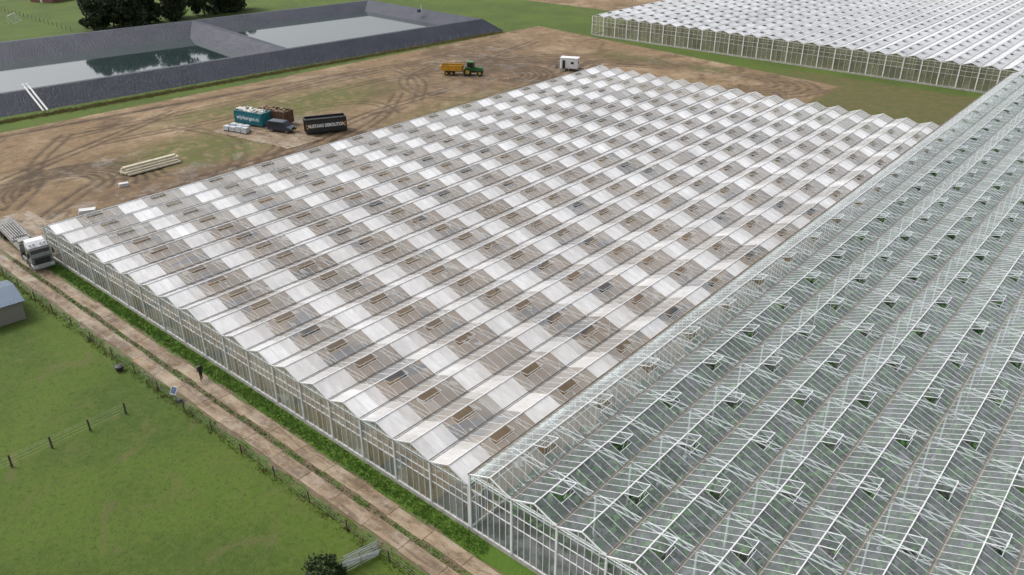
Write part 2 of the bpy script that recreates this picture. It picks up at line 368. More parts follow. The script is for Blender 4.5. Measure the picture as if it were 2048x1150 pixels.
def greenhouse(name,label,x0,y0,n,span,L,hg,hr,nb,vent,ventn,haze,GLASS,WGLASS,tr_every,col_every,bar_w,wall_sp,wallhaze,sides,frame,vent_open=30,frontpost=.14,trussw=.05,vframe=WHITE,sv=.52,vh=.18,vfw=1.5,gut=GUT,jit=.06):
    root=thing(name,label,'greenhouse',(x0,y0,0)); W=n*span; dy=L/nb; sl=math.hypot(span/2,hr-hg); pitch=math.atan2(hr-hg,span/2)
    def pt(i,side,s,y,dz=0): return ((i+.5)*span+side*s*span/2,y,hr-s*(hr-hg)+dz)
    g=MB(); hz=[]; bars=MB(); vp={1:[],-1:[]}
    vs={}
    for i in range(n):
        for j in range(nb):
            sd=vent(i,j)
            if sd:
                vp[sd].append(((i+.5)*span,j*dy,hr+.03))
                for k in range(ventn): vs[(i,sd,j+k)]=k
    for i in range(n):
        for side in (-1,1):
            for j in range(nb):
                v=(i,side,j) in vs; a=sv if v else 0.0
                q=[pt(i,side,a,j*dy),pt(i,side,a,(j+1)*dy),pt(i,side,1,(j+1)*dy),pt(i,side,1,j*dy)]
                if side>0: q.reverse()
                g.add(q,[(0,1,2,3)]); hz.append(min(1,max(0,haze(i,side,j)+random.uniform(-jit,jit))))
                inner=vs.get((i,side,j),0)>0
                bars.beam(pt(i,side,sv if inner else .02,j*dy,.01),pt(i,side,.98,j*dy,.01),bar_w,bar_w*.6)
                if v: bars.beam(pt(i,side,sv,j*dy,.02),pt(i,side,sv,(j+1)*dy,.02),bar_w*1.3)
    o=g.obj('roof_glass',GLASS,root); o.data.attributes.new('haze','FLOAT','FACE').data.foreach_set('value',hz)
    bars.obj('glazing_bars',frame,root)
    b=MB(); b.box(-.10,.10,-.1,L+.1,-.1,.0); b.box(-.13,-.09,-.1,L+.1,-.02,.07); b.box(.09,.13,-.1,L+.1,-.02,.07)
    me=b.obj('gutter',gut,root,(0,0,hg)).data
    for i in range(1,n+1): link('gutter',me,root,(i*span,0,hg))
    b=MB(); b.box(-.04,.04,-.02,L+.02,-.02,.07); me=b.obj('ridge_cap',RIDGE,root,(span/2,0,hr)).data
    for i in range(1,n): link('ridge_cap',me,root,((i+.5)*span,0,hr))
    for sd,pl in vp.items():
        if not pl: continue
        b=MB(); wv=ventn*dy; ld=sv*sl*1.02; an=-pitch+math.radians(vent_open); ex,ez=sd*math.cos(an)*ld,math.sin(an)*ld
        A=(0,.03,0);B=(0,wv-.03,0);C=(ex,wv-.03,ez);D=(ex,.03,ez); fw=bar_w*vfw
        for p,q in ((A,B),(B,C),(C,D),(D,A)): b.beam(p,q,fw,fw,1)
        if vfw>1.2:
            for k in range(1,ventn): b.beam((0,k*dy,0),(ex,k*dy,ez),fw*.5,fw*.5,1)
        lo=(sd*sv*span/2,0,-sv*(hr-hg))
        for yy in (wv*.3,wv*.7): b.beam((ex,yy,ez),(lo[0]*.9,yy,lo[2]),.02,.02,1)
        b.add([(A[0],A[1],.01),(B[0],B[1],.01),(C[0],C[1],C[2]+.01),(D[0],D[1],D[2]+.01)],[(0,1,2,3)],0)
        vo=b.obj('vent_window',[GLASS,vframe],root,pl[0]); fh=[vh]*len(b.f)
        vo.data.attributes.new('haze','FLOAT','FACE').data.foreach_set('value',fh)
        place(vo.data,pl[1:],'vent_window',root,[GLASS,vframe],fh)
    wg=MB(); wh=[]; wf=MB()
    zb=.35
    def gab(x):
        u=(x/span)%1.0
        return hg+(hr-hg)*(1-abs(2*u-1))
    ends=[0]+([L] if 'back' in sides else [])
    nw=max(1,round(span/wall_sp)); dw=span/nw
    rails=[zb,1.35,hg*.5+.35,hg*.76]
    for yy in ends:
        sg=-1 if yy==0 else 1
        for i in range(n):
            for k in range(nw):
                a=i*span+k*dw; c=a+dw
                ha,hc=gab(a) if k else hg, gab(c) if k<nw-1 else hg
                mid=[] 
                if a<(i+.5)*span-1e-6<c-2e-6: mid=[((i+.5)*span,yy,hr)]
                vsn=[(a,yy,rails[2]),(c,yy,rails[2]),(c,yy,hc)]+mid+[(a,yy,ha)]
                wg.add(vsn,[tuple(range(len(vsn)))]); wh.append(wallhaze(i,k,1))
                wg.add([(a,yy,zb),(c,yy,zb),(c,yy,rails[2]),(a,yy,rails[2])],[(0,1,2,3)]); wh.append(wallhaze(i,k,0))
                if k: wf.beam((a,yy+sg*.02,zb),(a,yy+sg*.02,ha),.04,.05)
            wf.beam((i*span,yy+sg*.05,0),(i*span,yy+sg*.05,hg),frontpost,.12)
            for s_ in (-1,1): wf.beam(((i+.5)*span,yy+sg*.03,hr),((i+.5)*span+s_*span/2,yy+sg*.03,hg),.08,.09)
        wf.beam((W,yy+sg*.05,0),(W,yy+sg*.05,hg),frontpost,.12)
        for z in rails[:1]+rails[2:]: wf.beam((0,yy+sg*.03,z),(W,yy+sg*.03,z),.05,.05)
        wf.beam((0,yy+sg*.04,hg),(W,yy+sg*.04,hg),.06,.06)
    for key,xx,sg in (('left',0,-1),('right',W,1)):
        if key not in sides: continue
        m_=round(L/(wall_sp*1.4)); d_=L/m_
        for k in range(m_):
            a=k*d_; c=a+d_
            wg.add([(xx,a,zb),(xx,c,zb),(xx,c,hg-.12),(xx,a,hg-.12)],[(0,1,2,3)]); wh.append(wallhaze(k//4,k,0))
            wf.beam((xx+sg*.02,a,zb),(xx+sg*.02,a,hg-.12),.12 if k%4==0 else .045,.06)
        for z in rails[:1]+rails[2:]: wf.beam((xx+sg*.03,0,z),(xx+sg*.03,L,z),.06,.06)
    o=wg.obj('wall_glass',WGLASS,root); o.data.attributes.new('haze','FLOAT','FACE').data.foreach_set('value',wh)
    wf.obj('wall_frame',frame,root)
    b=MB(); b.box(-.12,W+.12,-.12,.1,0,.36)
    if 'back' in sides: b.box(-.12,W+.12,L-.1,L+.12,0,.36)
    if 'left' in sides: b.box(-.12,.1,.1,L-.1,0,.36)
    b.obj('foundation',CONC,root)
    b=MB(); zt,zb2=hg-.14,hg-.62; b.beam((0,0,zt),(W,0,zt),trussw,trussw); b.beam((0,0,zb2),(W,0,zb2),trussw,trussw)
    k=0; st=span/4
    while (k+1)*st<=W+1e-6:
        a,c=(zb2,zt) if k%2 else (zt,zb2); b.beam((k*st,0,a),((k+1)*st,0,c),trussw*.5,trussw*.5); k+=1
    nt=int((L-.5)//tr_every); me=b.obj('truss',frame,root,(0,.25,0)).data
    for k in range(1,nt+1): link('truss',me,root,(0,k*tr_every,0))
    b=MB(); b.beam((0,0,0),(0,0,hg-.1),.12,.12); b.box(-.15,.15,-.15,.15,0,.3); me=b.obj('column',frame,root,(span*2,tr_every,0)).data
    place(me,[(i*span,k*tr_every,0) for i in range(2,n,2) for k in range(1,nt+1,col_every) if not(i==2 and k==1)],'column',root,[frame])
    return root

# --- old glasshouse being stripped
GA=glassmat('old_roof_glass',(.92,.92,.92),(.98,.96,.93),.06,.8,1.0,.12)
GAW=glassmat('old_wall_glass',(.66,.70,.67),(.88,.92,.88),.06,1.5,1.0,.25)
def hazeA(i,side,j):
    y=j%8; b=.22 if side>0 else .24
    ph=(i*0.37+j*0.11)%1.0
    if y in (0,1): b=(.78 if side>0 else .58)-.08*ph
    elif y==2: b=(.66 if side>0 else .48)-.1*ph
    if i<4: b+=.07
    if (i*7+j//8*13)%23==0 and y>2: b-=.08
    if (i*31+j*17)%41==0: b+=.12
    b+=.16*min(1,j/110)  # whiter toward the far end, low-angle sky reflection put into the panes
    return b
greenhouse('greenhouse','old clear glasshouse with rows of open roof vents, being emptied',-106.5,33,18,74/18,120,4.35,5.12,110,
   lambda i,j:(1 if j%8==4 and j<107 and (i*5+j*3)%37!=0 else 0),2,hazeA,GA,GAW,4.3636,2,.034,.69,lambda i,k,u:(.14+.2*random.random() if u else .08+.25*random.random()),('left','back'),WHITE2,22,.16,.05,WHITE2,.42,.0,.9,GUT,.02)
m=NT('old_glasshouse_floor')
c=m.mix(m.rng(m.noise(.2,5,.65),.35,.65),(.25,.17,.085),(.165,.11,.050))
c=m.mix(m.math('MULTIPLY',m.rng(m.noise(.3,3,.5,vec=m.mapping((1,.35,1))),.58,.60),.85),c,(.05,.06,.08))
c=m.mix(m.math('MULTIPLY',m.rng(m.noise(.5,2,.5,vec=m.mapping((.6,1.4,1))),.64,.65),.8),c,(.5,.5,.48)); FLA=m.fin(c,.9)
b=MB(); b.box(-106.3,-32.6,33.2,152.8,-.03,.012); tag(b.obj('floor',FLA),'bare brown earth floor of the emptied glasshouse','floor',kind='structure')

# --- new glasshouse with crop
GB=glassmat('new_roof_glass',(.80,.87,.89),(.94,.98,.97),.05,.7,1.0,.15)
def hazeB(i,side,j):
    b=.10 if side>0 else .09
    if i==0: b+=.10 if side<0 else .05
    return b+.18*min(1,j/160)  # far panes paler too, sky reflection painted in as haze
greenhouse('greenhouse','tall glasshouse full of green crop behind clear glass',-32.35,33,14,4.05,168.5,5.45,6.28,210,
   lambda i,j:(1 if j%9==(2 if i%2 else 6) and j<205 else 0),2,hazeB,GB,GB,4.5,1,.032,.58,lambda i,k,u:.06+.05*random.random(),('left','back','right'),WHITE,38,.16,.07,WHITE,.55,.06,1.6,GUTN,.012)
m=NT('crop_floor'); c=m.mix(m.rng(m.noise(.8,4),.4,.6),(.075,.08,.07),(.22,.21,.22)); 
b=MB(); b.box(-32.2,24.2,33.2,201.3,-.03,.012); tag(b.obj('floor',m.fin(c,.9)),'floor between crop rows in the glasshouse','floor',kind='structure')
C=[]
for r in range(35):
    x=-31.2+r*1.6
    if x>23.5: break
    n0=int(165*15); yy=35+rng.random(n0)*164
    keep=(np.sin(yy*1.3+r*2)+np.sin(yy*.37+r))>-1.5; yy=yy[keep]; n0=len(yy)
    C.append(np.c_[x+rng.normal(size=n0)*.33,yy,.4+2.1*rng.random(n0)**.7])
C=np.concatenate(C); V,F=leaf_quads(C,.34); o=npmesh('crop_plants',V,F,CROP); tag(o,'dense rows of leafy green crop inside the glasshouse','crop',kind='stuff')

# --- far glasshouse
GC=glassmat('far_roof_glass',(.80,.81,.83),(.85,.88,.88),.15,.4)
GCW=glassmat('far_wall_glass',(.58,.58,.42),(.92,.93,.82),.08,.8,1.0,.2)
def hazeC(i,side,j): return .80 if side>0 else .84
greenhouse('greenhouse','large whitewashed glasshouse with many small roof vents',-143.5,204,42,4.02,128,5.5,6.15,64,
   lambda i,j:(((1 if j%3==(1 if i%2 else 2) else 0)) if j<62 else 0),1,hazeC,GC,GCW,8,2,.06,1.34,lambda i,k,u:.22+.14*random.random(),('left',),WHITE,26,.24,.06,WHITE,.42,.2,1.0,GUTN,.04)
m=NT('far_floor'); b=MB(); b.box(-143.3,25,204.2,331,-.03,.012); tag(b.obj('floor',m.fin(m.mix(m.rng(m.noise(.3,4),.4,.6),(.18,.15,.08),(.10,.12,.05)),.9)),'brown and green floor inside the whitewashed glasshouse','floor',kind='structure')
C=[]
for r in range(40):
    x=-142+r*2.6; n0=500; C.append(np.c_[x+rng.normal(size=n0)*.3,207+rng.random(n0)*40,.3+1.8*rng.random(n0)])
V,F=leaf_quads(np.concatenate(C),.4); tag(npmesh('crop_plants',V,F,leafmat('dry_crop',(.17,.15,.05),(.12,.16,.05))),'olive brown crop rows behind the far wall','crop',kind='stuff')

# ------------------------------------------------------------ fences
def fence(label,p,q,sp,h,r,wires,mat,group=None,jit=.05):
    p=Vector(p);q=Vector(q);L=(q-p).length;n=int(L/sp); rt=thing('fence',label,'fence',(p.x,p.y,0),math.atan2(q.y-p.y,q.x-p.x),group)
    b=MB(); b.cyl((0,0,-.1),(0,0,h),r,r*.9,8); me=b.obj('fence_post',mat,rt).data; 
    for i in range(1,n+1):
        o=link('fence_post',me,rt,(i*L/n,random.uniform(-jit,jit),0),random.random()*6); o.rotation_euler=(random.uniform(-.06,.06),random.uniform(-.06,.06),0)
    b=MB()
    for z in wires: b.beam((0,0,z),(L,0,z),.007,.007)
    b.obj('fence_wire',STEEL,rt); return rt
fence('low wire fence with weathered wooden posts beside the slab road',(-120,26.9),(-30,26.8),4.6,1.1,.06,(.4,.7,1.0),WOOD)
fence('wire fence with dark wooden posts across the meadow',(-66.7,23.0),(-66.9,0),3.1,1.25,.09,(.35,.65,.95,1.15),WOOD)
fence('thin steel post fence along the foot of the basin bank',(-178.5,45),(-167.2,192),3.2,1.6,.04,(.5,1.0,1.5),STEEL)
fence('light garden fence beside the far lawn',(-330,108),(-268,106),3.4,1.3,.07,(.5,1.0),WOOD)

# ------------------------------------------------------------ vehicles
def wheel(parent,x,y,r,w,rimmat=STEEL,rr=.55):
    b=MB(); sg=1 if y>0 else -1
    n=20; prof=[(r*.82,-w/2),(r*.97,-w*.42),(r,-w*.25),(r,w*.25),(r*.97,w*.42),(r*.82,w/2),(r*rr,w*.45),(r*rr,-w*.45)]
    vs=[];fs=[];k=len(prof)
    for i in range(n):
        t=2*math.pi*i/n
        for (a,c) in prof: vs.append((a*math.cos(t),c,a*math.sin(t)))
    for i in range(n):
        for j in range(k):
            j2=(j+1)%k;i2=(i+1)%n; fs.append((i*k+j,i*k+j2,i2*k+j2,i2*k+j))
    b.add(vs,fs); o=b.obj('wheel',BLACKR,parent,(x,y,r),smooth=False)
    b=MB(); b.cyl((0,-w*.3,0),(0,w*.3,0),r*rr*1.02,n=16); b.cyl((0,sg*w*.3,0),(0,sg*w*.42,0),r*.18,n=10); b.obj('rim',rimmat,o)
def part(parent,name,fn,mat,bevel=0,label=None,smooth=False):
    b=MB(); fn(b); o=b.obj(name,mat,parent,bevel=bevel,smooth=smooth)
    if label: o['label']=label
    return o
TWHITE=paint('truck_white',(.75,.76,.77),.25,0,.08); RED=paint('lamp_red',(.4,.02,.02),.3); LAMP=paint('lamp_glass',(.7,.72,.75),.1,0,.05)
SILV=paint('silver_paint',(.24,.26,.27),.3,.3,.15)
T=thing('truck','silver lorry with flatbed trailer of steel parts on slab road','truck',(-103.3,30.9,.08),math.radians(-6))
part(T,'cab',lambda b:b.prism([(-2.15,.95),(-.05,.95),(0,1.15),(0,1.95),(-.22,2.85),(-.45,3.0),(-2.15,3.0)],-1.22,1.22,0,.06,2.0),SILV,.05)
part(T,'roof_fairing',lambda b:b.prism([(-.4,3.01),(-.55,3.1),(-1.2,3.6),(-2.15,3.7),(-2.15,3.01)],-1.14,1.14,0,.1,3.3),TWHITE,.04)
part(T,'windscreen',lambda b:b.add([(.014,-1.12,1.78),(.014,1.12,1.78),(-.20,1.04,2.88),(-.20,-1.04,2.88)],[(0,1,2,3)]),DKGL)
part(T,'sun_visor',lambda b:b.prism([(-.2,2.88),(.14,2.84),(.18,2.92),(-.25,3.06)],-1.05,1.05),DARK)
part(T,'roof_lamps',lambda b:[b.box(-.75,-.6,y-.13,y+.13,3.28,3.5) for y in (-.8,-.4,.4,.8)],LAMP,.02)
part(T,'grille',lambda b:(b.box(.004,.03,-.9,.9,.95,1.72),[b.box(.035,.06,-.85,.85,.98+.13*k,1.03+.13*k) for k in range(6)]),DARK)
part(T,'bumper',lambda b:b.box(-1.0,.12,-1.24,1.24,.35,.92),paint('bumper_silver',(.42,.44,.45),.3,.2,.1),.06)
for y in (-.95,.95): part(T,'headlight',lambda b:b.box(.1,.15,y-.22,y+.22,.6,.82),LAMP)
for y in (-1.22,1.22):
    part(T,'window',lambda b:b.box(-1.2,-.35,y*.985-.03,y*.985+.03,1.98,2.7),DKGL)
    part(T,'wing_mirror',lambda b:b.box(-.15,-.02,y*1.17-.1,y*1.17+.1,1.95,2.65),DARK,.03)
    part(T,'side_fairing',lambda b:b.box(-3.9,-2.3,y-.1,y+.1,.4,1.1),SILV,.04)
part(T,'chassis',lambda b:(b.box(-6.1,-.3,-.42,.42,.72,.98),b.box(-5.4,-4.4,-.5,.5,1.0,1.18)),DARK)
for x in (-1.35,-5.0):
    for y in (-1.05,1.05): wheel(T,x,y,.5,.34)
DECK=paint('grey_deck',(.27,.25,.23),.8,0,.4,2)
part(T,'trailer_deck',lambda b:(b.box(-18.2,-4.9,-1.25,1.25,1.2,1.34),[b.box(-18.2,-4.9,s-.03,s+.03,1.34,1.44) for s in (-1.22,1.22)],b.box(-4.98,-4.88,-1.2,1.2,1.34,2.2)),DECK)
part(T,'load',lambda b:([b.box(-16,-8.5,-1.1+.28*k,-.95+.28*k,1.35,1.55) for k in range(8)],[b.box(-15.5,-9.2,-.9+.3*k,-.78+.3*k,1.56,1.72) for k in range(6)],b.box(-7.8,-6.6,-.8,.6,1.35,1.9),b.box(-6.4,-5.4,-.2,1.0,1.35,1.7)),paint('steel_load',(.36,.36,.35),.6,.2,.5,2))
part(T,'trailer_frame',lambda b:[b.box(-18.1,-5.4,s-.08,s+.08,.9,1.19) for s in (-.5,.5)],RUST)
for x in (-13.9,-15.2,-16.5):
    for y in (-1.02,1.02): wheel(T,x,y,.48,.36)
for y in (-1.0,1.0): part(T,'tail_light',lambda b:b.box(-18.26,-18.2,y-.15,y+.15,1.0,1.15),RED)

# van
VB=paint('van_dark_blue',(.02,.028,.05),.2,0,.1)
T=thing('van','dark blue delivery van parked on slabs beside the skip','van',(-130.8,85.5,.08),math.radians(20))
part(T,'body',lambda b:b.prism([(-2.4,.35),(2.35,.35),(2.45,.6),(2.4,.95),(1.55,1.12),(.95,1.78),(.6,1.88),(-2.2,1.9),(-2.42,1.7)],-.93,.93,0,.1,1.3),VB,.05)
part(T,'windscreen',lambda b:b.add([(1.56,-.78,1.16),(1.56,.78,1.16),(1.0,.74,1.76),(1.0,-.74,1.76)],[(0,1,2,3)]),DKGL)
for y in (-1,1):
    part(T,'window',lambda b:b.box(.1,1.05,y*.89-.02,y*.89+.02,1.15,1.6),DKGL)
    part(T,'window',lambda b:b.box(-1.9,-.1,y*.89-.02,y*.89+.02,1.15,1.6),DKGL)
    part(T,'headlight',lambda b:b.box(2.38,2.45,y*.7-.14,y*.7+.14,.72,.9),LAMP)
    part(T,'tail_light',lambda b:b.box(-2.47,-2.41,y*.78-.07,y*.78+.07,.8,1.4),RED)
part(T,'rear_window',lambda b:b.box(-2.46,-2.40,-.65,.65,1.15,1.65),DKGL)
part(T,'number_plate',lambda b:b.box(2.45,2.47,-.25,.25,.45,.56),paint('plate_yellow',(.7,.5,.05),.5))
for x in (-1.5,1.55):
    for y in (-.85,.85): wheel(T,x,y,.33,.22)
T.scale=(1.08,)*3

# tractor
TG=paint('tractor_green',(.03,.16,.03),.35,0,.2); YEL=paint('rim_yellow',(.6,.42,.04),.5,0,.2)
T=thing('tractor','green farm tractor hitched to an orange tipping trailer','tractor',(-135.2,143.1,-.03),math.radians(36))
part(T,'bonnet',lambda b:b.prism([(.3,.95),(2.35,.95),(2.45,1.3),(2.3,1.62),(.3,1.8)],-.42,.42,0,.06,1.4),TG,.06)
part(T,'cab',lambda b:(b.box(-1.1,.3,-.75,.75,1.1,1.6),b.box(-1.15,.35,-.8,.8,2.75,2.92),[b.beam((x,y,1.6),(x*.92,y*.95,2.75),.09) for x in (-1.05,.25) for y in (-.7,.7)]),TG,.02)
part(T,'cab_window',lambda b:b.box(-1.0,.2,-.66,.66,1.6,2.74),DKGL)
for y in (-1,1): part(T,'mudguard',lambda b:b.prism([(-1.75,1.1),(-1.6,1.65),(-1.1,1.9),(-.4,1.85),(-.1,1.5),(-.2,1.4),(-.5,1.7),(-1.05,1.75),(-1.5,1.5),(-1.62,1.1)],y*1.0-.3,y*1.0+.3),TG)
part(T,'exhaust_pipe',lambda b:b.cyl((.55,-.45,1.6),(.55,-.45,2.8),.06),DARK)
part(T,'chassis',lambda b:b.box(-1.3,2.3,-.3,.3,.6,1.0),DARK)
for y in (-1,1): part(T,'headlight',lambda b:b.box(2.42,2.48,y*.28-.1,y*.28+.1,1.2,1.4),LAMP)
for y in (-.95,.95): wheel(T,-.95,y,.92,.55,YEL,.5); wheel(T,1.65,y*.95,.64,.42,YEL,.5)
T.scale=(1.12,)*3
TY=paint('trailer_orange',(.66,.34,.02),.5,0,.3)
K=thing('farm_trailer','orange tipping trailer on four wheels behind the tractor','trailer',(-139.2,140.45,-.03),math.radians(34))
def tub(b):
    t=.07
    b.box(-2.6,2.4,-1.15,1.15,1.15,1.25)
    for y in (-1,1):
        b.prism([(-2.6,1.2),(2.4,1.2),(2.5,2.35),(-2.6,2.35)],y*1.18-t/2,y*1.18+t/2)
        for k in range(8): b.box(-2.5+.68*k,-2.4+.68*k,y*1.26-.05,y*1.26+.05,1.2,2.35)
        b.box(-2.62,2.52,y*1.2-.08,y*1.2+.08,2.35,2.45)
    b.box(-2.66,-2.6,-1.15,1.15,1.2,2.4); b.box(2.4,2.47,-1.15,1.15,1.2,2.4)
part(K,'tub',tub,TY)
part(K,'load',lambda b:[b.add([(-2.5+.5*i,-1.1+.55*j,1.9),(-2.0+.5*i,-1.1+.55*j,1.9),(-2.0+.5*i,-.55+.55*j,1.9),(-2.5+.5*i,-.55+.55*j,1.9),(-2.25+.5*i,-.82+.55*j,2.05+.15*random.random())],[(0,1,4),(1,2,4),(2,3,4),(3,0,4)]) for i in range(10) for j in range(4)],paint('soil_load',(.13,.085,.05),.95,0,.4,4))
part(K,'chassis',lambda b:(b.box(-2.3,2.4,-.4,.4,.85,1.1),b.beam((2.3,.4,.95),(3.5,0,.7),.1),b.beam((2.3,-.4,.95),(3.5,0,.7),.1)),RUST)
for x in (-1.35,-.1):
    for y in (-1.0,1.0): wheel(K,x,y,.55,.45,YEL,.5)

# site cabin on wheels
T=thing('site_cabin','white mobile site cabin on wheels with open door and steps','caravan',(-120.8,162.8,0),math.radians(24))
CW=paint('cabin_white',(.78,.78,.77),.45,0,.12)
part(T,'body',lambda b:b.prism([(-2.1,.55),(2.1,.55),(2.1,2.7),(1.9,2.85),(-1.9,2.85),(-2.1,2.7)],-1.1,1.1),CW,.04)
part(T,'roof',lambda b:b.box(-2.16,2.16,-1.16,1.16,2.87,2.94),CW)
part(T,'window',lambda b:(b.box(.5,1.2,-1.13,-1.10,1.6,2.1)),DKGL)
part(T,'window',lambda b:(b.box(2.1,2.13,-.4,.4,1.5,2.1)),DKGL)
part(T,'doorway',lambda b:b.box(-1.45,-.85,-1.125,-1.10,.6,2.4),DARK)
part(T,'door',lambda b:b.box(-1.56,-1.51,-1.92,-1.14,.6,2.5),CW)
part(T,'steps',lambda b:(b.box(-1.45,-.75,-1.9,-1.55,.0,.2),b.box(-1.45,-.75,-1.55,-1.14,.0,.42)),STEEL)
part(T,'drawbar',lambda b:(b.beam((2.1,.5,.5),(3.4,0,.5),.09),b.beam((2.1,-.5,.5),(3.4,0,.5),.09),b.box(-2,2.1,-.9,.9,.42,.54)),DARK)
for y in (-.95,.95): wheel(T,0,y,.36,.2)
T.scale=(1.05,)*3

# ------------------------------------------------------------ lettering
def lettering(parent,s,size,o,right,up,mat,name='lettering',bold=0.012):
    cu=bpy.data.curves.new('txt','FONT'); cu.body=s; cu.size=size; cu.align_x='CENTER'; cu.align_y='CENTER'; cu.extrude=.004; cu.offset=bold*size; cu.space_character=1.08
    t=bpy.data.objects.new('txt',cu); COL.objects.link(t); bpy.context.view_layer.update()
    me=bpy.data.meshes.new_from_object(t.evaluated_get(bpy.context.evaluated_depsgraph_get())); bpy.data.objects.remove(t)
    me.materials.clear(); me.materials.append(mat)
    ob=link(name,me,parent); r=Vector(right);u=Vector(up);n=r.cross(u)
    ob.matrix_local=Matrix(((r.x,u.x,n.x,o[0]),(r.y,u.y,n.y,o[1]),(r.z,u.z,n.z,o[2]),(0,0,0,1))); return ob
def skip(label,loc,rot,mat,L=6.8,W=2.5,H=2.6,rib=True):
    T=thing('skip_container',label,'container',loc,rot)
    def bd(b):
        t=.06
        b.box(-L/2,L/2,-W/2,W/2,.2,.28)
        for y in (-1,1): b.box(-L/2,L/2,y*W/2-t/2,y*W/2+t/2,.28,H-.08)
        for x in (-1,1): b.box(x*L/2-t/2,x*L/2+t/2,-W/2+.03,W/2-.03,.28,H-.08)
        for y in (-1,1): b.box(-L/2-.05,L/2+.05,y*W/2-.09,y*W/2+.09,H-.08,H+.06)
        for x in (-1,1): b.box(x*L/2-.09,x*L/2+.09,-W/2+.09,W/2-.09,H-.08,H+.05)
    part(T,'body',bd,mat)
    def rb(b):
        n=9
        for k in range(n+1):
            x=-L/2+k*L/n
            for y in (-1,1): b.box(x-.05,x+.05,y*(W/2+.07)-.035,y*(W/2+.07)+.035,.28,H-.1)
        for k in range(4):
            for x in (-1,1): b.box(x*(L/2+.06)-.03,x*(L/2+.06)+.03,-W/2+.3+k*.6-.04,-W/2+.3+k*.6+.04,.28,H-.1)
    if rib: part(T,'ribs',rb,mat)
    part(T,'skid_rails',lambda b:[b.box(-L/2+.2,L/2-.2,y-.08,y+.08,.0,.2) for y in (-.5,.5)],DARK)
    return T
def rubble(T,L,W,z,n,size,mat,nm='load'):
    b=MB()
    for i in range(n):
        x=random.uniform(-L/2+.4,L/2-.4);y=random.uniform(-W/2+.35,W/2-.35);h=z+random.uniform(-.3,.35);s=size*random.uniform(.5,1.3)
        a=random.random()*6; dx,dy=math.cos(a)*s,math.sin(a)*s
        b.beam((x-dx*.5,y-dy*.5,h-.1),(x+dx*.5,y+dy*.5,h+random.uniform(-.15,.25)),s*.6,s*random.uniform(.1,.4),0)
    b.box(-L/2+.1,L/2-.1,-W/2+.1,W/2-.1,.3,z-.2); o=b.obj(nm,mat,T,bevel=0); return o
TEAL=paint('skip_teal',(.02,.19,.24),.4,0,.25); SBLK=paint('skip_black',(.03,.033,.037),.4,0,.3); WTX=paint('lettering_white',(.88,.88,.88),.5,0,.02); OTX=paint('lettering_orange',(.85,.35,.03),.5,0,.02)
WRUB=paint('white_rubble',(.68,.66,.6),.8,0,.3,3); BRUB=paint('brown_rubble',(.3,.22,.14),.9,0,.5,3)
r=math.radians(14)
T=skip('teal skip container heaped with white rubble, web address on its side',(-139.2,84.8,.08),r,TEAL)
part(T,'name_panel',lambda b:b.box(-3.1,3.1,-1.385,-1.36,.8,2.1),TEAL)
lettering(T,'wijnbergen.nl',.95,(0,-1.395,1.45),(1,0,0),(0,0,1),WTX,bold=.01)
rubble(T,6.8,2.5,2.6,70,.8,WRUB)
T=skip('rusty brown skip container filled with rubble behind the teal one',(-136.9,88.4,.08),r,RUST)
rubble(T,6.8,2.5,2.45,60,.8,BRUB); 
T=skip('black demolition skip container with white and orange lettering',(-124.6,91.0,.04),math.radians(62),SBLK,7.6,2.5,2.8)
part(T,'name_panel',lambda b:b.box(-3.75,3.75,-1.385,-1.36,.5,2.6),SBLK)
lettering(T,'MUSTANG DEMOLITION',.58,(0,-1.4,1.55),(1,0,0),(0,0,1.45),WTX,bold=.04)
part(T,'load',lambda b:b.box(-3.65,3.65,-1.15,1.15,.3,2.45),DARK)  # solid dark block standing in for the shaded inside of the open skip
for x in (-3.5,3.5):
    def ring(b):
        for k in range(14):
            if k in (3,): continue
            a=2*math.pi*k/14; c=2*math.pi*(k+1.05)/14
            b.beam((x+.2*math.cos(a),-1.41,1.55+.38*math.sin(a)),(x+.2*math.cos(c),-1.41,1.55+.38*math.sin(c)),.03,.12)
    part(T,'emblem',ring,OTX)

# pallets of white blocks
PB=paint('wrapped_blocks',(.58,.62,.66),.5,0,.25,3)
def pallet(loc,rot,h):
    T=thing('pallet_stack','wooden pallet stacked with wrapped pale blocks','pallet',loc,rot,'pallets of pale blocks by the skips')
    part(T,'pallet',lambda b:([b.box(-.6,.6,-.5+.22*k,-.38+.22*k,.12,.15) for k in range(5)],[b.box(-.6,.6,y-.05,y+.05,0,.12) for y in (-.42,0,.42)]),WOOD)
    part(T,'blocks',lambda b:[b.box(-.57+.39*i,-.2+.39*i,-.47+.32*j,-.17+.32*j,.152+.2*k,.34+.2*k) for i in range(3) for j in range(3) for k in range(h)],PB)
for i in range(4):
    for j in range(2):
        if (i,j)==(3,1): continue
        pallet((-139.2+i*1.45+.4*j,79.1+j*1.3+.35*i,.09),r+random.uniform(-.1,.1),random.choice((4,5,5)))

